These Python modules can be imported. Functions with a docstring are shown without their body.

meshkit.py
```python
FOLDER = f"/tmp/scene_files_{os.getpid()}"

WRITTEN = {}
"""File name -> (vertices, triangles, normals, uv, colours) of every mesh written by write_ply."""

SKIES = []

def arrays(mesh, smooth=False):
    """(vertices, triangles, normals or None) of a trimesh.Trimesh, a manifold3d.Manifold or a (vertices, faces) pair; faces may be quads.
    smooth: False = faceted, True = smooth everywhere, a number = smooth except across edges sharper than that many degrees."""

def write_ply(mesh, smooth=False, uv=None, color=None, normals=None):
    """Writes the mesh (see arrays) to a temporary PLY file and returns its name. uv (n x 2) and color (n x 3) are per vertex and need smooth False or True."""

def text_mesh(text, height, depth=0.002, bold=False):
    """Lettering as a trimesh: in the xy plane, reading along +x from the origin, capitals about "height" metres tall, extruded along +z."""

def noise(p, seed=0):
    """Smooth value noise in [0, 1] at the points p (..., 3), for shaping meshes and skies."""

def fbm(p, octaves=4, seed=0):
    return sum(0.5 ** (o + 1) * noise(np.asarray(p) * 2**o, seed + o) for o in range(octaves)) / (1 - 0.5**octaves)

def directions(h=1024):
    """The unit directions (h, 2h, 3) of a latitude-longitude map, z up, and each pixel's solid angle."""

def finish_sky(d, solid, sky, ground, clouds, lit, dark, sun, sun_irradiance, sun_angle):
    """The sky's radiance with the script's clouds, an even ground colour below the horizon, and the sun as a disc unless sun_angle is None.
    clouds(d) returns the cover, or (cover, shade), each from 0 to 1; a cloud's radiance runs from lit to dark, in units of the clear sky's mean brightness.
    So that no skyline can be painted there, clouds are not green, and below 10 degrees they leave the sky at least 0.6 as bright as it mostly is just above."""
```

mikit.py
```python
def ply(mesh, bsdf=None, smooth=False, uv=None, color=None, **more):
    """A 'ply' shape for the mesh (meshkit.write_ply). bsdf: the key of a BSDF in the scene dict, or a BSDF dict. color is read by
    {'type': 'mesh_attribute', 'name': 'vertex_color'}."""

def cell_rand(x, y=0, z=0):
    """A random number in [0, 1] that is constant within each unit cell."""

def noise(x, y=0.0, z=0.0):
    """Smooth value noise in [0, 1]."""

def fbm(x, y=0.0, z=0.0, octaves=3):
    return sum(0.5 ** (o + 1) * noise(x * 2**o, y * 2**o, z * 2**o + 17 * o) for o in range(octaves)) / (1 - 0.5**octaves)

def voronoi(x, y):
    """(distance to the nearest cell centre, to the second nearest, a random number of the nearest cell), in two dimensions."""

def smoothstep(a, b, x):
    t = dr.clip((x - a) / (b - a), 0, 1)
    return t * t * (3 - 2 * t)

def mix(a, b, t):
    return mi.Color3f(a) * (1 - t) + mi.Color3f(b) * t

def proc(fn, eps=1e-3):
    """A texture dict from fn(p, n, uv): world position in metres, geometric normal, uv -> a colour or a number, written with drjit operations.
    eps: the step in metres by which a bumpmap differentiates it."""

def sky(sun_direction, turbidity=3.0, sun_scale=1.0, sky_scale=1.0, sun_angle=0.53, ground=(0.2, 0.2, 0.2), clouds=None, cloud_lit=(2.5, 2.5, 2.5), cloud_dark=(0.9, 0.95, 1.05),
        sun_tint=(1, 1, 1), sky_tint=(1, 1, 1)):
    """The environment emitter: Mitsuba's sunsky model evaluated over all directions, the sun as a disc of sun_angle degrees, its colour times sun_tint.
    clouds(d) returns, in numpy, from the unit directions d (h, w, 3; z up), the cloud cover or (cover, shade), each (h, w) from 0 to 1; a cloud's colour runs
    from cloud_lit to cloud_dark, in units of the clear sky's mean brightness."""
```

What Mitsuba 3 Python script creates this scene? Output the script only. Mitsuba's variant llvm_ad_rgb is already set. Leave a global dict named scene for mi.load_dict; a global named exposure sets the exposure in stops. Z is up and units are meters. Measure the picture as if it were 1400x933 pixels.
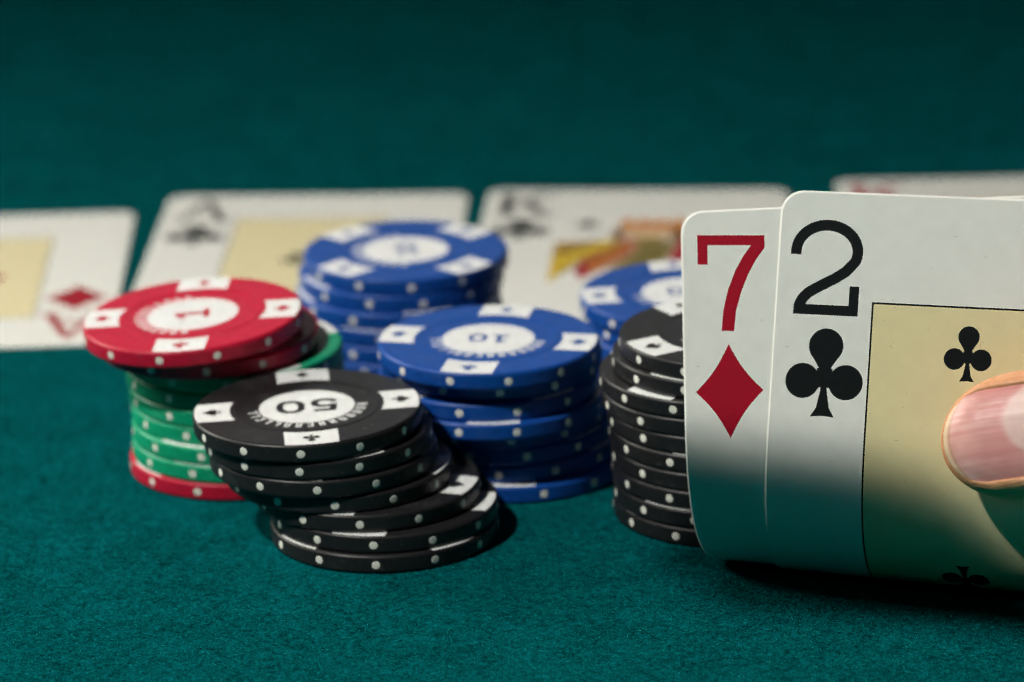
import math
import numpy as np
import trimesh
import mitsuba as mi
import drjit as dr
import mikit
import meshkit
import manifold3d as m3
from shapely.geometry import Polygon, Point, LineString, box as sbox
from shapely.ops import unary_union
from shapely import affinity
from mikit import proc, noise, fbm, voronoi, smoothstep, mix

T4 = mi.ScalarTransform4f
rng = np.random.default_rng(7)
MM = 0.001

# ------------------------------------------------------------------ camera, lamps, exposure
PITCH, ROLL, CAM_H = math.radians(18.3), math.radians(1.2), 0.251
FOV = math.degrees(2 * math.atan(700 / 5800))
view = np.array([0, math.cos(PITCH), -math.sin(PITCH)])
exposure = 0.0
scene, labels = {}, {}
scene['camera'] = {'type': 'thinlens', 'fov': FOV, 'fov_axis': 'x', 'near_clip': 0.02, 'far_clip': 20.0,
                   'aperture_radius': 0.0050, 'focus_distance': 0.6635,
                   'to_world': T4().look_at(origin=[0, 0, CAM_H], target=[0, float(view[1]), CAM_H + float(view[2])],
                                            up=[math.sin(ROLL), 0, math.cos(ROLL)])}


def lamp(key, label, pos, target, sx, sy, rgb):
    scene[key] = {'type': 'rectangle',
                  'to_world': T4().look_at(origin=pos, target=target, up=[0.1, 1, 0.1]).scale([sx / 2, sy / 2, 1]),
                  'emitter': {'type': 'area', 'radiance': {'type': 'rgb', 'value': rgb}},
                  'bsdf': {'type': 'diffuse', 'reflectance': {'type': 'rgb', 'value': [0.5, 0.5, 0.5]}}}
    labels[key] = {'label': label, 'category': 'lamp'}


KEY = np.array([-0.448, 0.311, 0.769])
lamp('softbox_lamp', 'small square softbox lamp over the front left of the card table, outside the picture',
     KEY.tolist(), [0.03, 0.66, 0.0], 0.042, 0.042, [1360.0, 1330.0, 1245.0])
lamp('side_lamp', 'square white lamp beside the far left of the card table, outside the picture',
     [-0.72, 1.06, 0.42], [0.0, 0.74, 0.0], 0.28, 0.28, [21.5, 20.6, 18.3])
# a table lamp over the player's side: its pool of light lies on the felt in front of the picture and bounces green on to the cards
scene['player_lamp'] = {'type': 'spot', 'intensity': {'type': 'rgb', 'value': [6.0, 5.9, 5.6]}, 'cutoff_angle': 21.0, 'beam_width': 13.0,
                        'to_world': T4().look_at(origin=[0.06, 0.36, 0.50], target=[0.06, 0.37, 0.0], up=[0, 1, 0])}
lamp('ceiling_lamp', 'long white lamp hanging beyond the far end of the card table, outside the picture',
     [0.10, 2.6, 0.80], [0.0, 0.75, 0.0], 1.6, 0.40, [0.65, 0.65, 0.64])


# ------------------------------------------------------------------ helpers
def rgb(*c):
    return {'type': 'rgb', 'value': list(c)}


def two(b):
    return {'type': 'twosided', 'bsdf': b}


def put(key, mesh, bsdf, smooth=False, **more):
    scene[key] = mikit.ply(mesh, bsdf, smooth=smooth, **more)
    return key


taken = {}


def numbered(name):
    n = taken.get(name, 0)
    taken[name] = n + 1
    return name if n == 0 else f'{name}_{n:03d}'


# ------------------------------------------------------------------ materials
def felt_color(p, n, uv):
    a = fbm(p.x * 2600, p.y * 2600, 0.0, 3)
    b = fbm(p.x * 160, p.y * 160, 3.0, 3)
    f = noise(p.x * 5200 + 40 * noise(p.x * 90, p.y * 90), p.y * 2200, 7.0)
    m = fbm(p.x * 1100 + 2 * b, p.y * 1100, 9.0, 3)
    t = 0.60 + 0.45 * (a - 0.5) + 0.30 * (b - 0.5) + 0.75 * (m - 0.5) + 0.35 * smoothstep(0.62, 0.95, f)
    return mi.Color3f(0.0012, 0.118, 0.129) * t


def felt_bump(p, n, uv):
    return fbm(p.x * 1700, p.y * 1700, 0.0, 3)


scene['felt_mat'] = two({'type': 'bumpmap', 'bump': proc(felt_bump, 1.5e-4), 'scale': 0.00035,
                         'bsdf': {'type': 'diffuse', 'reflectance': proc(felt_color)}})
scene['fibre_mat'] = two({'type': 'diffuse', 'reflectance': {'type': 'mesh_attribute', 'name': 'vertex_color'}})


def plastic(base, rough=0.42, spec=0.4, grain=0.12):
    def col(p, n, uv):
        g = fbm(p.x * 900, p.y * 900, p.z * 900, 2)
        s = smoothstep(0.60, 0.85, fbm(p.x * 170, p.y * 170, p.z * 300 + 5, 3))
        k = smoothstep(0.80, 0.90, noise(p.x * 2600 + 5 * g, p.y * 700, p.z * 1500))
        return mi.Color3f(*base) * (1 + grain * (g - 0.5) * 2) + mi.Color3f(0.012) * s + mi.Color3f(0.02) * k

    return two({'type': 'principled', 'base_color': proc(col), 'roughness': rough, 'specular': spec})


CHIP = {'black': (0.0125, 0.0125, 0.0135), 'blue': (0.003, 0.062, 0.315), 'red': (0.51, 0.007, 0.036), 'green': (0.003, 0.33, 0.16)}
for c_, b_ in CHIP.items():
    scene[f'{c_}_plastic'] = plastic(b_)
    scene[f'{c_}_print'] = two({'type': 'principled', 'base_color': rgb(*[x * 0.9 for x in b_]), 'roughness': 0.5, 'specular': 0.4})


def dirty_white(p, n, uv):
    s = fbm(p.x * 320, p.y * 320, p.z * 320, 3)
    return mi.Color3f(0.84, 0.85, 0.84) * (0.93 + 0.14 * (s - 0.5))


scene['label_white'] = two({'type': 'principled', 'base_color': proc(dirty_white), 'roughness': 0.45, 'specular': 0.45})
scene['dot_white'] = two({'type': 'principled', 'base_color': rgb(0.84, 0.83, 0.74), 'roughness': 0.4, 'specular': 0.5})


def linen(p, n, uv):
    return 0.5 + 0.25 * dr.sin(uv.x * 15000) * dr.sin(uv.y * 15000) + 0.6 * (noise(uv.x * 2500, uv.y * 2500) - 0.5)


def card_stock(base):
    def col(p, n, uv):
        s = fbm(uv.x * 500, uv.y * 500, 2.0, 3)
        d = smoothstep(0.955, 0.985, noise(uv.x * 2300 + 3 * noise(uv.x * 300, uv.y * 300), uv.y * 2300, 5.0))
        return mi.Color3f(*base) * (0.97 + 0.06 * (s - 0.5)) * (1 - 0.25 * d)

    return two({'type': 'bumpmap', 'bump': proc(linen, 5e-5), 'scale': 0.000004,
                'bsdf': {'type': 'principled', 'base_color': proc(col), 'roughness': 0.26, 'specular': 0.6}})


scene['card_white'] = card_stock((0.78, 0.78, 0.72))
scene['card_edge'] = two({'type': 'principled', 'base_color': rgb(0.86, 0.85, 0.78), 'roughness': 0.5, 'specular': 0.4})
scene['card_yellow'] = card_stock((0.75, 0.66, 0.375))
for k_, v_ in {'black_ink': (0.004, 0.0065, 0.007), 'red_ink': (0.34, 0.004, 0.018), 'orange_ink': (0.62, 0.26, 0.06), 'gold_ink': (0.62, 0.42, 0.03),
               'brown_ink': (0.20, 0.08, 0.02), 'olive_ink': (0.26, 0.20, 0.045), 'skin_ink': (0.66, 0.44, 0.26)}.items():
    scene[k_] = two({'type': 'principled', 'base_color': rgb(*v_), 'roughness': 0.4, 'specular': 0.14})

# ------------------------------------------------------------------ table
gx, gy = np.meshgrid(np.linspace(-1.6, 1.6, 33), np.linspace(-0.6, 3.0, 37))
gi = np.arange(33 * 37).reshape(37, 33)
q = np.stack([gi[:-1, :-1], gi[:-1, 1:], gi[1:, 1:], gi[1:, :-1]], -1).reshape(-1, 4)
put('table_felt', (np.stack([gx.ravel(), gy.ravel(), 0 * gx.ravel()], -1), q), 'felt_mat')
labels['table_felt'] = {'label': 'dark teal felt covering of the card table', 'kind': 'structure'}


def fibres(n):
    """short curled wool fibres lying on the felt, thin ribbons of two quads"""
    y = 0.572 + 0.20 * rng.random(n) ** 1.5
    x = (rng.random(n) - 0.5) * (0.17 + 0.26 * (y - 0.572)) * 1.02
    ang = rng.random(n) * 2 * math.pi
    ln = (0.25 + 0.6 * rng.random(n) ** 2) * MM
    wd = (0.022 + 0.03 * rng.random(n)) * MM
    bend = (rng.random(n) - 0.5) * 1.6
    lift = rng.random(n) ** 2 * 0.22 * MM
    P = []
    for k, s in enumerate((-0.5, 0.0, 0.5)):
        a = ang + bend * s
        c = np.stack([x + np.cos(a) * ln * s, y + np.sin(a) * ln * s, 0.03 * MM + lift * (1 - abs(s) * (0.6 + 0.8 * (s > 0)))], -1)
        w = np.stack([-np.sin(a) * wd, np.cos(a) * wd, 0.35 * wd], -1)
        P += [c - w, c + w]
    v = np.stack(P, 1).reshape(-1, 3)
    o = np.arange(n)[:, None] * 6
    f = np.concatenate([o + np.array([t]) for t in ([0, 2, 3], [0, 3, 1], [2, 4, 5], [2, 5, 3])])
    t = 0.55 + 0.9 * rng.random(n) ** 1.6
    hot = rng.random(n) > 0.93
    col = np.array([0.0014, 0.130, 0.140])[None] * t[:, None]
    col[hot] = np.array([0.008, 0.24, 0.24]) * (0.7 + 0.5 * rng.random((hot.sum(), 1)))
    return v, f, np.repeat(col, 6, axis=0)


fv, ff, fc = fibres(150000)
put('table_felt__fibres', (fv, ff), 'fibre_mat', color=fc)
labels['table_felt__fibres'] = {'label': 'fine wool fibres lying on the felt', 'kind': 'stuff'}

# ------------------------------------------------------------------ poker chips (millimetres)
CR, CT = 18.9, 3.1
BEV = 0.62


def chip_profile():
    h = CT / 2
    top = [(0, h - 0.10), (8.6, h - 0.10), (11.55, h - 0.10), (11.75, h + 0.02), (12.0, h + 0.02), (12.2, h - 0.09), (12.4, h)]
    top += [(15.0, h), (CR - BEV, h)]
    for a in np.linspace(0, 90, 6)[1:]:
        top.append((CR - BEV + BEV * math.sin(math.radians(a)), h - BEV + BEV * math.cos(math.radians(a))))
    return top + [(r, -z) for r, z in top[::-1]]


def lathe(pr, n=96):
    pr = np.array(pr)
    th = np.arange(n) * 2 * math.pi / n
    v = np.stack([pr[:, None, 0] * np.cos(th), pr[:, None, 0] * np.sin(th), np.repeat(pr[:, None, 1], n, 1)], -1).reshape(-1, 3)
    i, j = np.meshgrid(np.arange(len(pr) - 1), np.arange(n), indexing='ij')
    a, b = i * n + j, i * n + (j + 1) % n
    f = np.stack([a, a + n, b + n, b], -1).reshape(-1, 4)
    m = trimesh.Trimesh(v, np.vstack([f[:, [0, 1, 2]], f[:, [0, 2, 3]]]), process=True)
    return m


def bevel_xyz(r, off=0.03):
    """height and radius of the chip's upper surface at arc parameter r (past the flat face it follows the rounded edge)"""
    flat = CR - BEV
    a = np.clip((r - flat) / BEV, 0, 1.57)
    rr = np.where(r <= flat, r, flat + (BEV + off) * np.sin(a))
    zz = np.where(r <= flat, CT / 2 + off, CT / 2 - BEV + (BEV + off) * np.cos(a))
    return rr, zz


def block_mesh():
    ts = np.linspace(-4.4, 4.4, 7)
    rs = np.array([12.75, 15.5, CR - BEV, CR - BEV + 0.3, CR - BEV + 0.6])
    rs[-2] = CR - BEV + 0.15
    rs[-1] = CR - BEV + 0.30
    V = []
    for r in rs:
        rr, zz = bevel_xyz(np.full(7, r))
        V.append(np.stack([ts * (1 if r < 18.7 else 1), np.sqrt(np.maximum(rr ** 2 - ts ** 2, 0)), zz], -1))
    v = np.concatenate(V)
    i, j = np.meshgrid(np.arange(len(rs) - 1), np.arange(6), indexing='ij')
    a = i * 7 + j
    f = np.stack([a, a + 1, a + 8, a + 7], -1).reshape(-1, 4)
    return v * MM, f


def flat(poly, z=0.0, s=MM, engine='earcut'):
    """a shapely shape (millimetres) as a flat sheet"""
    V, F, o = [], [], 0
    for g in getattr(poly, 'geoms', [poly]):
        v, f = trimesh.creation.triangulate_polygon(g, engine=engine)
        V.append(np.column_stack([v, np.full(len(v), z)]))
        F.append(f + o)
        o += len(v)
    v, f = np.vstack(V) * s, np.vstack(F)
    n = np.cross(v[f[:, 1]] - v[f[:, 0]], v[f[:, 2]] - v[f[:, 0]])[:, 2]
    f[n < 0] = f[n < 0][:, ::-1]
    return v, f


def diamond(w, h, inset=0.10):
    P = []
    for (x0, y0), (x1, y1) in zip([(0, h / 2), (-w / 2, 0), (0, -h / 2), (w / 2, 0)], [(-w / 2, 0), (0, -h / 2), (w / 2, 0), (0, h / 2)]):
        for t in np.linspace(0, 1, 9)[:-1]:
            x, y = x0 + (x1 - x0) * t, y0 + (y1 - y0) * t
            k = 1 - inset * 4 * t * (1 - t)
            P.append((x * k, y * k))
    return Polygon(P)


def club(w, h):
    """clover of width w and height h, centred"""
    r = 0.222 * w
    top = (0, h / 2 - r)
    side = (w / 2 - r, h / 2 - 0.60 * h)
    parts = [Point(top).buffer(r, 20), Point(side).buffer(r, 20), Point((-side[0], side[1])).buffer(r, 20)]
    c = side[1] + 0.03 * h
    parts.append(Polygon([(top[0] - r * 0.93, top[1] - r * 0.35), (top[0] + r * 0.93, top[1] - r * 0.35), (0.055 * w, c + 0.09 * h), (-0.055 * w, c + 0.09 * h)]))
    parts.append(sbox(-0.10 * w, c - 0.10 * h, 0.10 * w, c + 0.12 * h))
    for s in (-1, 1):
        parts.append(Polygon([(s * side[0], side[1] + r * 0.6), (s * 0.05 * w, c + 0.02 * h), (s * 0.05 * w, c - 0.08 * h), (s * side[0], side[1] - r * 0.6)]))
    st = [(-0.028 * w, c), (-0.045 * w, c - 0.15 * h), (-0.085 * w, -0.40 * h), (-0.155 * w, -0.5 * h), (0, -0.488 * h), (0.155 * w, -0.5 * h), (0.085 * w, -0.40 * h), (0.045 * w, c - 0.15 * h), (0.028 * w, c)]
    parts.append(Polygon(st))
    return unary_union(parts)


def spade(w, h):
    r = 0.245 * w
    a = [Point((w / 2 - r, -0.08 * h)).buffer(r, 16), Point((-w / 2 + r, -0.08 * h)).buffer(r, 16)]
    tip = Polygon([(0, h / 2), (0.17 * w, 0.29 * h), (0.42 * w, 0.05 * h), (0.40 * w, -0.14 * h), (0, -0.22 * h), (-0.40 * w, -0.14 * h), (-0.42 * w, 0.05 * h), (-0.17 * w, 0.29 * h)])
    stem = Polygon([(-0.03 * w, 0), (-0.06 * w, -0.3 * h), (-0.2 * w, -h / 2), (0.2 * w, -h / 2), (0.06 * w, -0.3 * h), (0.03 * w, 0)])
    return unary_union(a + [tip, stem])


chip_body = lathe(chip_profile())
chip_body.apply_scale(MM)
BODY = {c_: mikit.ply(chip_body, f'{c_}_plastic', smooth=35) for c_ in CHIP}
BLOCK = mikit.ply(block_mesh(), 'label_white', smooth=True)
MARKS = {}
for c_ in CHIP:
    for nm, sh in (('diamond', diamond(2.6, 3.1)), ('spade', spade(2.8, 3.2)), ('club', club(2.8, 3.2))):
        MARKS[c_, nm] = mikit.ply(flat(affinity.translate(sh, 0, 15.75), CT / 2 + 0.055), f'{c_}_print')


def dot_mesh():
    n, R = 14, 0.74
    V, F = [(CR + 0.035, 0, 0)], []
    for k, (rr, d) in enumerate(((0.5, 0.03), (0.86, 0.025), (1.0, -0.03))):
        for a in np.arange(n) * 2 * math.pi / n:
            t, z = R * rr * math.cos(a), R * rr * math.sin(a)
            x = math.sqrt((CR + d) ** 2 - t * t)
            V.append((x, t, z))
    for j in range(n):
        F.append((0, 1 + j, 1 + (j + 1) % n))
        for k in range(2):
            a, b = 1 + k * n + j, 1 + k * n + (j + 1) % n
            F += [(a, a + n, b + n), (a, b + n, b)]
    return np.array(V) * MM, np.array(F)


DOT = mikit.ply(dot_mesh(), 'dot_white', smooth=True)
LABEL = mikit.ply(lathe([(0, CT / 2 - 0.03), (7.75, CT / 2 - 0.03), (7.9, CT / 2 - 0.06), (7.95, CT / 2 - 0.14)], 64).apply_scale(MM), 'label_white', smooth=35)


def digits(text, h):
    m = meshkit.text_mesh(text, h, depth=0.05, bold=True)
    v = np.array(m.vertices)
    c = (v.min(0) + v.max(0)) / 2
    v = (v - [c[0], c[1], 0]) * [1.12, 1, 1] + [0, 0, CT / 2 - 0.03]
    return mikit.ply((v * MM, m.faces), NUMINK)


NUM = {}
for c_, t_ in (('black', '50'), ('blue', '10'), ('red', '1')):
    NUMINK = f'{c_}_print'
    NUM[c_] = digits(t_, 5.6 if c_ != 'blue' else 3.8)


def arc_text():
    """the ring of tiny worn letters round one side of the label: too blurred to read, kept as letter-like strokes"""
    r0 = np.random.default_rng(3)
    parts = []
    n = 15
    for k in range(n):
        a = math.radians(90 + 84 * (1 - 2 * k / (n - 1)))
        w = 1.0
        kind = r0.integers(0, 4)
        g = [sbox(-w / 2, 0, -w / 2 + 0.38, 1.7)]
        if kind in (0, 2):
            g.append(sbox(-w / 2, 1.35, w / 2, 1.7))
        if kind in (1, 2):
            g.append(sbox(-w / 2, 0, w / 2, 0.36))
        if kind in (0, 3):
            g.append(sbox(w / 2 - 0.38, 0, w / 2, 1.7))
        if kind == 3:
            g.append(sbox(-w / 2, 0.7, w / 2, 1.02))
        s = affinity.translate(unary_union(g), 0, 8.25)
        parts.append(affinity.rotate(s, math.degrees(a) - 90, origin=(0, 0)))
    return flat(unary_union(parts), CT / 2 - 0.07)


ARC = mikit.ply(arc_text(), 'label_white')


def at(d, m):
    return {**d, 'to_world': m}


ORD = ['first', 'second', 'third', 'fourth', 'fifth', 'sixth', 'seventh', 'eighth', 'ninth', 'tenth']
# stack: (colours top to bottom, [(x mm, y mm)], [(block turn, dot turn) degrees], value on the label, its turn, where it stands, group)
STACKS = [
    ('front', ['black'] * 7, [(-34.0, 660.8), (-32.4, 661.3), (-31.6, 661.2), (-29.2, 662.2), (-24.6, 661.3), (-21.8, 659.9), (-21.8, 659.0)],
     [(5, -1), (24, -7), (78, -1), (-16, 0), (-19, -2), (-12, -4), (40, -3)], 186, 'of the slumped front stack'),
    ('centre', ['blue'] * 8, [(-4.0, 685.7), (-3.5, 689.3), (-4.2, 687.7), (-3.4, 686.5), (-2.8, 691.2), (-1.8, 691.6), (-0.8, 691.6), (0.3, 689.8)],
     [(-12, 10), (20, 4), (38, 15), (0, 12), (25, 7), (50, 12), (63, 24), (-4, 14)], 170, 'of the middle blue stack'),
    ('back', ['blue'] * 7, [(-19.2, 748.6), (-20.1, 748.2), (-20.7, 747.3), (-20.5, 746.8), (-20.3, 746.3), (-20.1, 745.7), (-19.9, 745.2)],
     [(45, 4), (31, 13), (18, 5), (70, 20), (40, 3), (12, 9), (55, 0)], 95, 'of the blue stack before the black ace'),
    ('right_back', ['blue'] * 7, [(31.2, 719.6), (32.7, 719.3), (31.9, 719.2), (32.1, 719.0), (32.3, 718.8), (32.6, 718.5), (32.5, 718.3)],
     [(6, 14), (40, 2), (12, 20), (66, 7), (30, 0), (80, 12), (22, 5)], 186, 'of the half hidden blue stack by the raised seven'),
    ('right', ['black'] * 10, [(36.7, 668.6), (35.5, 668.8), (33.3, 668.6), (33.6, 668.6), (34.5, 668.3), (34.8, 667.9), (35.0, 667.8), (35.2, 667.4), (35.3, 667.0), (35.3, 666.9)],
     [(30, 2), (-31, 6), (-38, 7), (12, -13), (60, -15), (75, 0), (-36, -18), (10, -2), (55, 11), (20, 1)], 200, 'of the tall black stack beside the raised seven'),
    ('left', ['red', 'red'] + ['green'] * 6 + ['red'], [(-54.5, 691.5), (-52.1, 694.7), (-48.2, 696.0), (-48.0, 696.0), (-47.6, 695.6), (-47.3, 695.5), (-47.2, 694.3), (-47.3, 694.1), (-47.8, 694.1)],
     [(-4, 16), (50, 2), (28, 0), (75, -33), (40, -35), (8, 4), (60, -18), (-21, 7), (33, 11)], 91, 'of the red and green stack'),
]
TOPS = {'front': 'tilted black chip marked 50 on top of the slumped front stack',
        'centre': 'blue chip with its whole white label showing, on top of the middle stack',
        'back': 'blurred blue chip on top of the stack in front of the black ace',
        'right_back': 'blue top chip cut off by the left edge of the raised seven',
        'right': 'black top chip of the tall stack beside the raised seven',
        'left': 'red chip with a white label, overhanging on top of the green chips'}
SPECIAL = {('left', 1): 'second red chip, pushed to the right under the top red chip',
           ('left', 8): 'lone red chip on the felt under all the green chips'}
TILT = {('left', 0): (1.5, -3.6, 0.62), ('left', 1): (0.6, -1.2, 0.1), ('front', 0): (0.4, -1.4, 0.25), ('front', 1): (0.3, -0.9, 0.1), ('front', 2): (0.2, -0.5, 0.0), ('centre', 0): (0.0, 0.0, 0.0)}
for where, cols, xy, turns, numturn, place in STACKS:
    n = len(cols)
    for i, (c_, (x, y), (tb, td)) in enumerate(zip(cols, xy, turns)):
        tx, ty, dz = TILT.get((where, i), (float(rng.normal(0, 0.08)), float(rng.normal(0, 0.08)), 0.0))
        key = numbered('poker_chip')
        z = (n - 1 - i) * CT + CT / 2 + 0.03 + dz
        M = T4().translate([x * MM, y * MM, z * MM]).rotate([1, 0, 0], tx).rotate([0, 1, 0], ty)
        scene[key] = at(BODY[c_], M)
        lab = TOPS[where] if i == 0 else SPECIAL.get((where, i))
        if lab is None:
            same = [k for k in range(n) if cols[k] == c_]
            rank = i - min(same) if c_ == 'green' else i
            if i == n - 1:
                lab = f'bottom {c_} chip {place}, on the felt'
            elif c_ == 'green':
                lab = f'{ORD[rank]} green chip from the top {place}'
            else:
                lab = f'{c_} chip {ORD[i]} from the top {place}'
        labels[key] = {'label': lab, 'category': 'poker chip', 'group': f'{c_} chips {place}'}
        for k in range(4):
            b = numbered(f'{key}__white_block')
            mm = M.rotate([0, 0, 1], tb + 90 * k)
            scene[b] = at(BLOCK, mm)
            if i == 0 or (where, i) in (('front', 4), ('left', 2)):
                scene[f'{b}__suit_mark'] = at(MARKS[c_, ('diamond', 'spade', 'club', 'spade')[k]], mm)
        for k in range(12):
            scene[numbered(f'{key}__edge_dot')] = at(DOT, M.rotate([0, 0, 1], td - 90 + 30 * k))
        if i == 0:
            scene[f'{key}__label_disc'] = at(LABEL, M)
            mm = M.rotate([0, 0, 1], numturn)
            scene[f'{key}__label_disc__number'] = at(NUM[c_], mm)
            scene[f'{key}__lettering'] = at(ARC, mm)
            labels[f'{key}__lettering'] = {'label': 'arc of tiny white letters round the label'}

# ------------------------------------------------------------------ playing cards
CW, CH, CC, CTH = 63.0, 88.0, 3.6, 0.30   # width, height, corner radius, thickness (mm)


def card_grid():
    e = CC * (1 - np.cos(np.linspace(0, math.pi / 2, 7)))
    v = np.concatenate([e, np.linspace(CC, CH - CC, 110)[1:-1], CH - e[::-1]])
    ins = np.where(v < CC, CC - np.sqrt(np.maximum(CC ** 2 - (CC - v) ** 2, 0)), np.where(v > CH - CC, CC - np.sqrt(np.maximum(CC ** 2 - (v - CH + CC) ** 2, 0)), 0))
    t = np.linspace(0, 1, 15)
    u = ins[:, None] + (CW - 2 * ins[:, None]) * t[None]
    return u, np.repeat(v[:, None], 15, 1)


def card_body(fn):
    """fn(u, v, off) in mm -> points in metres; the face at off 0, the back at off -thickness"""
    u, v = card_grid()
    nr, nc = u.shape
    bev = 0.06
    ui = CW / 2 + (u - CW / 2) * (1 - 0.30 / (CW / 2))
    vi = CH / 2 + (v - CH / 2) * (1 - 0.30 / (CH / 2))
    A, B = fn(ui.ravel(), vi.ravel(), 0.0), fn(u.ravel(), v.ravel(), -CTH)
    C = fn(u.ravel(), v.ravel(), -0.17)
    idx = np.arange(nr * nc).reshape(nr, nc)
    a = np.stack([idx[:-1, :-1], idx[1:, :-1], idx[1:, 1:], idx[:-1, 1:]], -1).reshape(-1, 4)
    rim = np.concatenate([idx[:, 0], idx[-1, 1:], idx[-2::-1, -1], idx[0, -2:0:-1]])
    N = nr * nc
    s = np.stack([rim, np.roll(rim, -1), np.roll(rim, -1) + N, rim + N], -1)
    uv = np.column_stack([u.ravel(), v.ravel()]) * MM
    V = np.vstack([A, B])
    F = np.vstack([a, a[:, ::-1] + N, s])
    n0 = np.cross(V[a[500, 1]] - V[a[500, 0]], V[a[500, 2]] - V[a[500, 0]])
    if n0 @ (A[a[500, 0]] - B[a[500, 0]]) < 0:
        F = F[:, ::-1]
    # split the rim from the sheets so that the sheets shade smoothly
    Nr = len(rim)
    V2 = np.vstack([V, V[rim], C[rim], V[rim + N]])
    k = np.arange(Nr)
    k1 = (k + 1) % Nr
    s2 = np.vstack([np.stack([2 * N + o + k, 2 * N + o + k1, 2 * N + o + Nr + k1, 2 * N + o + Nr + k], -1) for o in (0, Nr)])
    sheet = (V2[:2 * N], F[:2 * len(a)])
    edge = (V2[2 * N:], s2 - 2 * N)
    e0 = np.cross(edge[0][s2[0, 1] - 2 * N] - edge[0][s2[0, 0] - 2 * N], edge[0][s2[0, 3] - 2 * N] - edge[0][s2[0, 0] - 2 * N])
    if e0 @ (V[rim[0]] - A.mean(0)) < 0:
        edge = (edge[0], edge[1][:, ::-1])
    return sheet, np.vstack([uv, uv]), edge


def printed(poly, fn, off=0.05, size=2.5):
    v, f = flat(poly, 0, 1.0)
    v, f = trimesh.remesh.subdivide_to_size(v, f, size)
    p = fn(v[:, 0], v[:, 1], off)
    q0 = fn(v[f[0], 0], v[f[0], 1], off - 0.2)
    p0 = p[f[0]]
    if np.cross(p0[1] - p0[0], p0[2] - p0[0]) @ (p0[0] - q0[0]) < 0:
        f = f[:, ::-1]
    return (p, f), v[:, :2] * MM


def put_print(key, poly, fn, bsdf, off=0.05, size=2.5):
    m, uv = printed(poly, fn, off, size)
    put(key, m, bsdf, smooth=True, uv=uv)


def inverted(poly):
    return affinity.rotate(poly, 180, origin=(CW / 2, CH / 2))


def down(poly, cu, cv):
    """a shape drawn y-up round the origin, placed on a card whose v runs downwards"""
    return affinity.translate(affinity.scale(poly, 1, -1, origin=(0, 0)), cu, cv)


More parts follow.
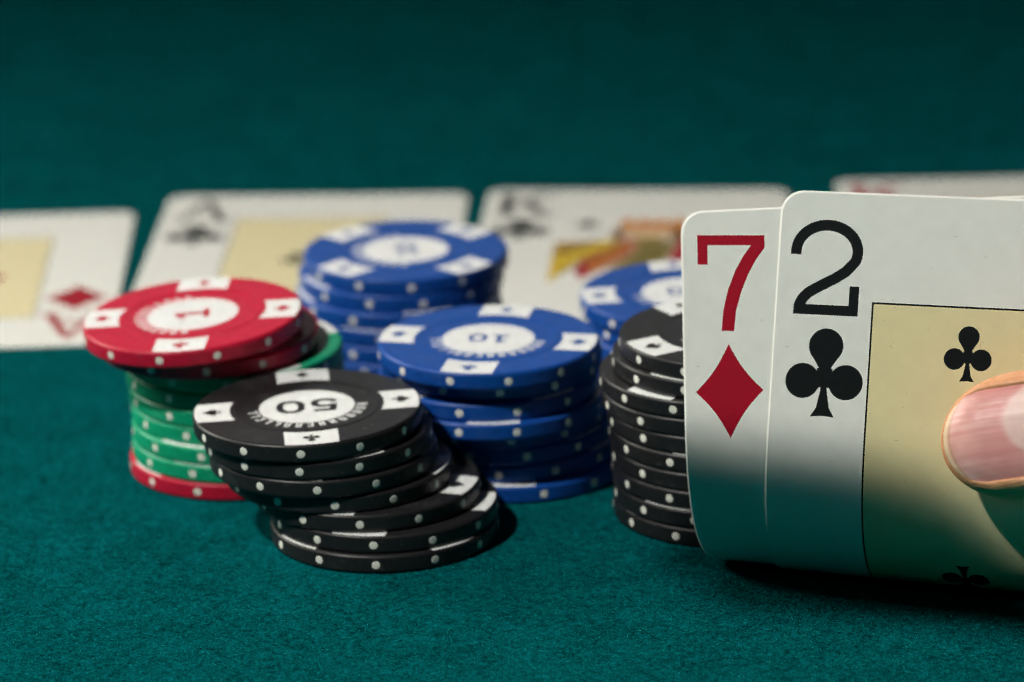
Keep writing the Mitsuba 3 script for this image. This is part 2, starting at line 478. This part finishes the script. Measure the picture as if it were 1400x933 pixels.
def glyph_7():
    bar = sbox(2.75, 4.15, 13.8, 5.75)
    ser = sbox(2.75, 4.15, 4.40, 8.85)
    R = [(13.8, 4.15), (13.8, 6.1), (12.3, 8.1), (11.0, 10.4), (9.8, 13.2), (8.9, 16.2), (8.5, 19.45)]
    L = [(6.45, 19.45), (6.8, 16.2), (7.6, 13.0), (8.9, 9.8), (10.3, 7.4), (11.6, 5.7), (11.9, 4.15)]
    return affinity.affine_transform(unary_union([bar, ser, Polygon(R + L)]), [1, 0, 0.044, 1, 0, -0.36])


def glyph_2():
    th = np.radians(np.linspace(186, 378, 30))
    P = [(3.05, 10.15)] + [(7.95 + 4.98 * math.cos(a), 9.55 + 4.18 * math.sin(a)) for a in th]
    P += [(12.35, 11.3), (11.2, 12.6), (9.5, 13.75), (7.3, 14.95), (5.5, 16.0), (4.5, 17.0), (4.0, 18.0), (3.9, 18.9)]
    P[0] = (2.97, 10.2)
    body = LineString(P).buffer(0.86, cap_style=2, join_style=1)
    foot = sbox(3.05, 18.0, 13.5, 19.6)
    ser = sbox(11.95, 14.9, 13.5, 19.6)
    return unary_union([body, foot, ser]).difference(sbox(0, 10.15, 4.2, 12))


def glyph_A(fat=1.0):
    a = Polygon([(8.2, 4.2), (9.4, 4.2), (14.0, 19.6), (11.9, 19.6), (8.4, 6.6), (4.4, 19.6), (3.4, 19.6), (7.6, 4.2)])
    return unary_union([a, sbox(5.2, 13.4, 12.2, 14.7), sbox(2.4, 18.6, 5.8, 19.6), sbox(10.6, 18.6, 15.0, 19.6)])


def glyph_K():
    return unary_union([sbox(3.4, 4.2, 5.6, 19.6), Polygon([(5.4, 11.6), (11.6, 4.2), (13.4, 4.2), (5.4, 14.2)]),
                        Polygon([(7.4, 10.6), (9.2, 9.2), (14.2, 19.6), (11.8, 19.6)]), sbox(2.4, 4.2, 6.6, 5.2), sbox(2.4, 18.6, 6.6, 19.6), sbox(10.4, 4.2, 14.6, 5.2), sbox(10.6, 18.6, 15.2, 19.6)])


FRAME = (15.7, 17.2)


def frame_shapes():
    l, t = FRAME
    outer = sbox(l, t, CW - l, CH - t)
    return sbox(l + 0.25, t + 0.25, CW - l - 0.25, CH - t - 0.25), outer.difference(sbox(l + 0.30, t + 0.30, CW - l - 0.30, CH - t - 0.30))


def dress(key, fn, index, suit, ink, pips=(), frame=True, size=2.5):
    for k, s in (('index_number', index), ('index_suit', suit)):
        put_print(f'{key}__{k}', s, fn, ink, size=size)
        put_print(f'{key}__{k}_001', inverted(s), fn, ink, size=size)
    if frame:
        fld, line = frame_shapes()
        put_print(f'{key}__yellow_field', fld, fn, 'card_yellow', off=0.03, size=size)
        put_print(f'{key}__frame_line', line, fn, 'black_ink', off=0.05, size=size)
    for p in pips:
        put_print(numbered(f'{key}__pip'), p, fn, ink, off=0.07, size=size)


def flat_card(cx, cy, rot, z=0.0):
    r = math.radians(rot)
    ax, dn = np.array([math.cos(r), math.sin(r), 0]), np.array([math.sin(r), -math.cos(r), 0])
    o = np.array([cx, cy, z + (CTH + 0.04) * MM])

    def fn(u, v, off):
        # a hint of warp, as real cards have
        w = 0.25 * ((u - CW / 2) / (CW / 2)) ** 2 * 0.6
        return o + np.outer(u * MM, ax) + np.outer(v * MM, dn) + np.outer((off + w) * MM, [0, 0, 1.0])

    return fn


def new_card(label, group, fn):
    key = numbered('playing_card')
    m, uv, edge = card_body(fn)
    put(key, m, 'card_white', smooth=True, uv=uv)
    put(f'{key}__cut_edge', edge, 'card_edge', smooth=30)
    labels[key] = {'label': label, 'category': 'playing card', 'group': group}
    return key


ROW = 'cards dealt face up behind the chips'
SUITPOS = (8.3, 29.2)
f1 = flat_card(-0.1408, 0.8482, 1.2)
k1 = new_card('blurred ace of diamonds lying face up at the left end of the row', ROW, f1)
dress(k1, f1, glyph_A(), down(diamond(13, 15.5), *SUITPOS), 'red_ink', [down(diamond(17, 22), CW / 2, CH / 2)], size=8)
f2 = flat_card(-0.0713, 0.8605, -2.5)
k2 = new_card('blurred ace of clubs lying face up behind the blue back stack', ROW, f2)
dress(k2, f2, glyph_A(), down(club(12.5, 14.0), *SUITPOS), 'black_ink', [down(club(6.5, 8), CW / 2 - 1, CH / 2 + 2)], size=8)
f3 = flat_card(-0.0040, 0.8600, -4.1)
k3 = new_card('blurred black court card with a red and gold figure, third in the row', ROW, f3)
dress(k3, f3, glyph_K(), down(club(12.5, 14.0), *SUITPOS), 'black_ink', [], frame=False, size=8)
put_print(f'{k3}__pip', down(club(5.5, 6.5), 22.0, 26.0), f3, 'black_ink')
put_print(f'{k3}__pip_001', inverted(down(club(5.5, 6.5), 22.0, 26.0)), f3, 'black_ink')
half = sbox(0, 0, CW, CH / 2)
def stripes(a, b, c, d, n, duty=0.5):
    """n slanting bands between the edges a-b and c-d"""
    a, b, c, d = (np.array(q, float) for q in (a, b, c, d))
    out = []
    for k in range(n):
        t0, t1 = k / n, (k + duty) / n
        out.append(Polygon([a + (b - a) * t0, a + (b - a) * t1, c + (d - c) * t1, c + (d - c) * t0]))
    return unary_union(out)


figure = [
    ('headdress', 'orange_ink', unary_union([sbox(28.5, 24.5, 42, 28.6)] + [Polygon([(28.5 + 3.4 * k, 25), (30.2 + 3.4 * k, 20.2), (31.9 + 3.4 * k, 25)]) for k in range(4)])),
    ('headband', 'red_ink', stripes((28.5, 25.4), (42, 25.4), (28.5, 26.8), (42, 26.8), 9)),
    ('face', 'skin_ink', Polygon([(29.8, 28.6), (39, 28.6), (39.2, 34), (37, 37), (33, 38), (30.2, 35)])),
    ('beard', 'olive_ink', Polygon([(31, 35), (37.5, 35.2), (36, 39), (33, 39.5)])),
    ('hair', 'brown_ink', unary_union([Polygon([(39, 28.6), (42.5, 28.6), (43, 35), (41, 37), (39, 35)]), Polygon([(27, 30), (29.8, 28.6), (30, 35.5), (27.2, 36.6)])])),
    ('sleeve', 'brown_ink', Polygon([(16, 38.5), (25, 37), (22.5, 41), (18.5, 46), (15.8, 47)])),
    ('cuff', 'gold_ink', stripes((16.4, 39.4), (24, 38), (16, 46.6), (20.5, 42.5), 5)),
    ('mantle', 'gold_ink', unary_union([Polygon([(25, 37), (29.5, 36.5), (27.5, 42), (22, 50), (18, 60), (15.8, 66), (15.8, 47), (18.5, 46), (22.5, 41)]),
                                        Polygon([(47.3, 36), (49.4, 38), (49.4, 50), (44.2, 55)])])),
    ('mantle_trim', 'black_ink', unary_union([LineString([(29.5, 36.6), (27.5, 42), (22, 50), (18, 60)]).buffer(0.3), LineString([(25, 37), (22.5, 41), (18.5, 46), (16, 47)]).buffer(0.3)])),
    ('sash', 'red_ink', unary_union([Polygon([(29.7, 36.5), (33.5, 37.5), (31, 47), (26, 57), (22, 63), (20.5, 57), (22.2, 50), (27.7, 42)]), Polygon([(41, 36), (47.1, 36), (44, 55), (39, 50)])])),
    ('sash_trim', 'gold_ink', stripes((29.2, 39), (22, 55), (32.6, 40), (24.5, 59), 8, 0.35)),
    ('collar', 'olive_ink', Polygon([(33.7, 37.5), (40.8, 36), (38.8, 50), (36, 56), (26.5, 57), (31.2, 47)])),
    ('collar_trim', 'black_ink', stripes((34, 39), (30, 55), (40, 38), (37.5, 54), 7, 0.3)),
]
for nm, ink, shp in figure:
    put_print(f'{k3}__{nm}', shp, f3, ink, off=0.07 if nm in ('headband', 'cuff', 'beard', 'mantle_trim', 'sash_trim', 'collar_trim') else 0.04, size=8)
f4 = flat_card(0.0687, 0.8612, 0.4)
k4 = new_card('blurred red card at the right end of the row, peeking over the raised two', ROW, f4)
dress(k4, f4, glyph_K(), down(diamond(11, 13.5), *SUITPOS), 'red_ink', [], frame=True, size=8)

# the two raised hole cards: flat above, rolling down and away on to the felt
PSI, LEAN = 0.3228, 0.3686
BASE = np.array([0.0722, 0.6307])
A_ = np.array([math.cos(PSI), -math.sin(PSI), 0])
FWD = np.array([-math.sin(PSI), -math.cos(PSI), 0])
NRM = FWD * math.cos(LEAN) + np.array([0, 0, math.sin(LEAN)])
UPV = -FWD * math.sin(LEAN) + np.array([0, 0, math.cos(LEAN)])


def bent_card(rho, da, b1, arc, pw, off0=0.0, curl=0.0, curl_r=12.0):
    """profile: straight to b1 (mm from the top), then turning over the length arc until it lies on the felt, tail curling by curl radians"""
    s = np.linspace(-12, 102, 4561)
    t = np.clip((s - b1) / arc, 0, 1)
    ang = LEAN - (math.pi / 2 + LEAN) * t ** pw - np.clip((s - b1 - arc) / curl_r, 0, curl if curl else 0)
    ds = s[1] - s[0]
    Q = np.concatenate([[0], np.cumsum((np.sin(ang[1:]) + np.sin(ang[:-1])) / 2 * ds)])
    Z = np.concatenate([[0], np.cumsum(-(np.cos(ang[1:]) + np.cos(ang[:-1])) / 2 * ds)])
    k = np.searchsorted(s, b1 + arc)
    Q, Z = Q - Q[k], Z - Z[k] + 0.06

    def fn(u, v, off):
        u, v = np.asarray(u, float), np.asarray(v, float)
        uu, vv = u - CW / 2, v - 30.0
        a = uu * math.cos(rho) - vv * math.sin(rho) + da
        b = uu * math.sin(rho) + vv * math.cos(rho) + 30.0
        o = off + off0
        qq, zz, nn = np.interp(b, s, Q), np.interp(b, s, Z), np.interp(b, s, ang)
        qq, zz = qq + o * np.cos(nn), zz + o * np.sin(nn)
        return np.array([BASE[0], BASE[1], 0]) + (np.outer(a, A_) + np.outer(qq, FWD) + np.outer(zz, [0, 0, 1.0])) * MM

    return fn


HELD = 'two cards held up by the thumb'
f5 = bent_card(-0.0288, 0.0, 36.4, 34.6, 2.07)
k5 = new_card('raised two of clubs with a yellow field, pressed by the thumb', HELD, f5)
dress(k5, f5, glyph_2(), down(club(12.5, 14.0), 8.75, 28.7), 'black_ink',
      [down(club(7.6, 8.7), CW / 2, 24.6), inverted(down(club(7.6, 8.7), CW / 2, 24.6))], size=1.6)
f6 = bent_card(-0.1159, -14.12, 36.4 - 1.72, 34.6, 2.07, off0=-0.55, curl=0.9, curl_r=11.0)
k6 = new_card('raised seven of diamonds showing only its left edge behind the two', HELD, f6)
dress(k6, f6, glyph_7(), down(diamond(11.1, 15.0, 0.11), 7.55, 29.0), 'red_ink', [], frame=True, size=1.6)
for p_ in [(24, 24.6), (39, 24.6), (24, 44), (39, 44), (24, 63.4), (39, 63.4), (31.5, 34)]:
    put_print(numbered(f'{k6}__pip'), down(diamond(6, 7.6), *p_), f6, 'red_ink', off=0.07, size=2.5)


# ------------------------------------------------------------------ the hand: thumb on the face of the two
def skin_color(p, n, uv):
    a = fbm(p.x * 260, p.y * 260, p.z * 260, 3)
    b = fbm(p.x * 1500, p.y * 1500, p.z * 1500, 2)
    return mix((0.65, 0.28, 0.13), (0.75, 0.37, 0.18), smoothstep(0.2, 0.8, a)) * (0.92 + 0.16 * b)


def skin_bump(p, n, uv):
    a = noise(p.x * 1400, p.y * 2600, p.z * 3200)
    return a + 0.6 * fbm(p.x * 3600, p.y * 3600, p.z * 3600, 2)


scene['skin'] = two({'type': 'bumpmap', 'bump': proc(skin_bump, 1e-4), 'scale': 0.00012,
                     'bsdf': {'type': 'principled', 'base_color': proc(skin_color), 'roughness': 0.46, 'specular': 0.45}})


def nail_color(p, n, uv):
    t, s = uv.x * 1000, uv.y * 1000
    ridge = noise(s * 1.3 + 0.25 * noise(t * 0.3, s), t * 0.07, 1.0) * 0.65 + noise(s * 4.5, t * 0.12, 4.0) * 0.35
    base = mix((0.70, 0.34, 0.30), (0.82, 0.50, 0.44), smoothstep(0.2, 0.85, ridge))
    base = mix(base, mi.Color3f(0.62, 0.24, 0.22), smoothstep(0.2, 0.8, fbm(t * 0.35, s * 0.35, 9.0, 2)) * 0.55)
    lun = smoothstep(0.0, 1.6, t - 10.6 - 0.13 * dr.square(s - 1.5))
    base = mix(base, mi.Color3f(0.74, 0.52, 0.46), lun * 0.8)
    base = mix(base, mi.Color3f(0.58, 0.22, 0.21), smoothstep(3.5, 9.0, t) * (1 - lun) * 0.55)
    edge = 1 - smoothstep(1.6, 2.6, t - 0.062 * s * s)
    base = mix(base, mi.Color3f(0.80, 0.62, 0.38), edge * 0.85)
    line = dr.exp(-dr.square((t - 2.35 - 0.062 * s * s) / 0.22))
    return mix(base, mi.Color3f(0.45, 0.26, 0.10), line * 0.5)


def nail_bump(p, n, uv):
    s, t = uv.y * 1000, uv.x * 1000
    return noise(s * 1.6, t * 0.06, 2.0) + 0.35 * noise(s * 5.0, t * 0.1, 6.0)


scene['nail'] = two({'type': 'bumpmap', 'bump': proc(nail_bump, 6e-5), 'scale': 0.00005,
                     'bsdf': {'type': 'principled', 'base_color': proc(nail_color), 'roughness': 0.36, 'specular': 0.35}})

TIP = np.array([0.06605, 0.61655, 0.02848])          # fingertip centre, about 8 mm off the card's face
ta, lift = math.radians(12), 0.10
TD = A_ * math.cos(ta) + UPV * math.sin(ta) + NRM * lift
TD /= np.linalg.norm(TD)
TN = NRM - TD * (NRM @ TD)
TN /= np.linalg.norm(TN)
TN = TN * math.cos(0.13) + (UPV - TD * (UPV @ TD)) * math.sin(0.13)
TN /= np.linalg.norm(TN)
TS = np.cross(TN, TD)                                   # across the thumb: upwards in the picture
if TS @ UPV < 0:
    TS = -TS


def half_width(t):
    return 10.0 * np.sqrt(np.maximum(1 - (1 - np.clip(t / 13.5, 0, 1)) ** 2, 0)) + np.where(t > 20, -0.05 * (t - 20), 0)


def top_height(t):
    return 5.6 * np.maximum(1 - (1 - np.clip(t / 8.0, 0, 1)) ** 2.2, 0) ** 0.55 + np.clip((t - 8) * 0.04, 0, 1.2)


def bottom_height(t):
    return 7.2 * np.maximum(1 - (1 - np.clip(t / 10.0, 0, 1)) ** 2.0, 0) ** 0.5


def nail_half(t):
    return 7.3 * np.sqrt(np.maximum(1 - (1 - np.clip((t - 1.0) / 8.0, 0, 1)) ** 2, 0)) ** 1.0


def thumb_skin(L=34.0):
    tt = np.concatenate([13.5 * (1 - np.cos(np.linspace(0, math.pi / 2, 44)))[1:], np.linspace(13.5, L, 44)[1:]])
    n = 150
    ph = np.linspace(-math.pi, math.pi, n, endpoint=False)
    V = [TIP]
    for t in tt:
        w, ht, hb = half_width(t), top_height(t), bottom_height(t)
        s = w * np.sign(np.sin(ph)) * np.abs(np.sin(ph)) ** 0.95
        c = np.cos(ph)
        h = np.where(c > 0, ht, hb) * np.sign(c) * np.abs(c) ** 0.9
        nh = nail_half(t)
        inside = np.where(c > 0, 1, 0) * (t > 1.0)
        d = nh - np.abs(s)                                 # > 0 under the nail
        end = 17.0 - 0.03 * s * s - t
        dd = np.minimum(d, end)
        h = h - inside * 0.75 * np.clip(dd / 0.5, 0, 1)
        fold = np.exp(-((dd + 0.8) / 0.75) ** 2) * np.clip((t - 2.5) / 4, 0, 1)
        h = h + inside * 0.45 * fold
        # creases over the knuckle
        h = h + np.where(c > 0, -0.22 * np.exp(-((t - 27) / 0.5) ** 2) - 0.18 * np.exp(-((t - 29.5) / 0.5) ** 2) - 0.12 * np.exp(-((t - 25) / 0.4) ** 2), 0) * np.clip(c * 2, 0, 1)
        V.append(TIP + (np.outer(np.full(n, t), TD) + np.outer(s, TS) + np.outer(h, TN)) * MM)
    V.append(TIP + TD * L * MM)
    v = np.vstack([V[0][None], *V[1:-1], V[-1][None]])
    F = []
    R = len(tt)
    for j in range(n):
        j2 = (j + 1) % n
        F.append((0, 1 + j, 1 + j2))
        F.append((len(v) - 1, 1 + (R - 1) * n + j2, 1 + (R - 1) * n + j))
    i, j = np.meshgrid(np.arange(R - 1), np.arange(n), indexing='ij')
    a, b = 1 + i * n + j, 1 + i * n + (j + 1) % n
    q = np.stack([a, a + n, b + n, b], -1).reshape(-1, 4)
    F = np.vstack([F, q[:, [0, 1, 2]], q[:, [0, 2, 3]]])
    m = trimesh.Trimesh(v, F, process=True)
    if m.volume < 0:
        m.invert()
    return m


def thumb_nail():
    """the plate between its folds: 0.35 mm thick at the free edge"""
    K, J = 40, 33
    V, UV = [], []
    for k in range(K):
        for j in range(J):
            x = -1 + 2 * j / (J - 1)
            t1 = 17.1 - 1.9 * x * x
            # free edge: follows the rounded tip
            t0 = 1.15 + 7.6 * (1 - math.sqrt(max(1 - (x * 0.985) ** 2, 0)))
            t = t0 + (t1 - t0) * k / (K - 1)
            s = x * 7.35
            w = half_width(t)
            cc = math.sqrt(max(1 - min((abs(s) / w) ** (2 / 0.95), 1), 0)) ** 0.9
            h = top_height(t) * cc - 0.22 + 0.28 * math.exp(-((t - t0) / 1.2) ** 2)
            V.append(TIP + (TD * t + TS * s + TN * h) * MM)
            UV.append((t * MM, s * MM))
    V = np.array(V)
    n0 = len(V)
    i, j = np.meshgrid(np.arange(K - 1), np.arange(J - 1), indexing='ij')
    a = i * J + j
    q = np.stack([a, a + 1, a + J + 1, a + J], -1).reshape(-1, 4)
    e = np.arange(J)                                       # thickness at the free edge
    V = np.vstack([V, V[:J] - TN * 0.45 * MM + TD * 0.1 * MM])
    UV += UV[:J]
    sd = np.stack([e[:-1], n0 + e[:-1], n0 + e[1:], e[1:]], -1)
    F = np.vstack([q, sd])
    nn = np.cross(V[q[700, 1]] - V[q[700, 0]], V[q[700, 2]] - V[q[700, 0]])
    if nn @ TN < 0:
        F = F[:, ::-1]
    return (V, F), np.array(UV)


def ball(p, r):
    return m3.Manifold.sphere(r, 24).translate([float(x) for x in p])


def chain(pts):
    out = []
    for (p, r), (p2, r2) in zip(pts[:-1], pts[1:]):
        out.append(m3.Manifold.batch_hull([ball(p, r), ball(p2, r2)]))
    return out


def hand_rest():
    """knuckle, palm and fingers (out of the picture, the fingers behind the cards), in millimetres"""
    t0 = TIP / MM
    P = lambda d, n, s: t0 + TD * d + TN * n + TS * s  # noqa: E731
    bones = chain([(P(27, -0.6, 0), 8.6), (P(36, -0.8, 0.5), 9.3), (P(66, 0, 2), 10.2), (P(98, -6, -2), 14.5), (P(128, -14, -4), 17.5), (P(190, -14, -10), 20), (P(330, -16, -20), 30)])
    for k, (s, ln, r) in enumerate(((6, 0, 7.2), (-8, 4, 7.4), (-20, 12, 7.0), (-27, 24, 6.2))):
        tip = P(14 + ln, -19.5, s - 1)
        z = lambda q: np.array([q[0], q[1], max(q[2], r + 1.5)])  # noqa: E731
        kn = P(92, -34 - 2 * k, s * 0.9)
        bones += chain([(z(tip), r * 0.86), (z(P(38 + ln, -21.5, s)), r * 0.96), (z(P(62 + ln * 0.6, -28, s)), r * 1.08), (z(kn), r * 1.35), (z(P(128, -16, s * 0.35 - 4)), 13)])
    m = m3.Manifold.batch_boolean(bones, m3.OpType.Add).refine_to_length(3.5)
    mm = m.to_mesh()
    t = trimesh.Trimesh(np.array(mm.vert_properties[:, :3]), np.array(mm.tri_verts), process=True)
    trimesh.smoothing.filter_taubin(t, 0.5, 0.53, 14)
    return t


def to_m3(t):
    return m3.Manifold(m3.Mesh(np.asarray(t.vertices, np.float32), np.asarray(t.faces, np.uint32)))


sk = thumb_skin()
sk.apply_scale(1 / MM)
rest = to_m3(hand_rest())
both = (to_m3(sk) + rest).to_mesh()
hand = trimesh.Trimesh(np.array(both.vert_properties[:, :3]) * MM, np.array(both.tri_verts), process=True)
put('hand', hand, 'skin', smooth=True)
labels['hand'] = {'label': 'hand reaching in from the right, its thumb pressing the two of clubs', 'category': 'hand'}
nm_, nuv = thumb_nail()
put('hand__thumbnail', nm_, 'nail', smooth=True, uv=nuv)
labels['hand__thumbnail'] = {'label': 'short pink thumbnail with pale lunula and yellowish edge'}

# ------------------------------------------------------------------ a black flag near the lamp keeps its light off the foot of the raised cards
fd = KEY - np.array([0.06, 0.63, 0.012])
fd /= np.linalg.norm(fd)
FO = np.array([0.06, 0.63, 0.012]) + fd * 0.17
FX = np.cross([0, 0, 1.0], fd)
FX /= np.linalg.norm(FX)
FY = np.cross(fd, FX)
bar = Polygon([(-30, -15), (-18, -8.6), (-8.7, -3.2), (0.6, 2.2), (8, 5.2), (14, 5.6), (20, 3.8), (32, 9), (100, 50), (100, 34), (32, 2), (20.1, -5.0), (10.8, -12.0), (1.1, -20.2), (-7.5, -25), (-15.7, -22.5), (-27, -22)])
fl = trimesh.creation.extrude_polygon(bar, 2.0, engine='earcut')
fl.vertices = FO + (np.outer(fl.vertices[:, 0], FX) + np.outer(fl.vertices[:, 1], FY) + np.outer(fl.vertices[:, 2], fd)) * MM
put('lighting_flag', fl, 'black_plastic')
labels['lighting_flag'] = {'label': 'narrow black lighting flag held in front of the lamp, outside the picture', 'category': 'lighting flag'}


def barn_door(key, lamp_at, cut, dist, half, height):
    """a black leaf hinged before a lamp, so that its light fades out past the point cut on the table"""
    k = np.asarray(lamp_at, float)
    d = np.asarray(cut, float) - k
    d /= np.linalg.norm(d)
    x = np.array([1.0, 0, 0])
    x -= d * (x @ d)
    x /= np.linalg.norm(x)
    w = np.cross(x, d)
    w = w if w[1] > 0 else -w
    leaf = trimesh.creation.box([2 * half, height, 0.002])
    v = leaf.vertices
    leaf.vertices = k + d * dist + np.outer(v[:, 0], x) + np.outer(v[:, 1] + height / 2, w) + np.outer(v[:, 2], d)
    put(key, leaf, 'black_plastic')


barn_door('softbox_lamp__barn_door', KEY, [0, 1.0, 0], 0.10, 0.12, 0.10)
barn_door('side_lamp__barn_door', [-0.72, 1.06, 0.42], [0, 0.98, 0], 0.30, 0.30, 0.30)
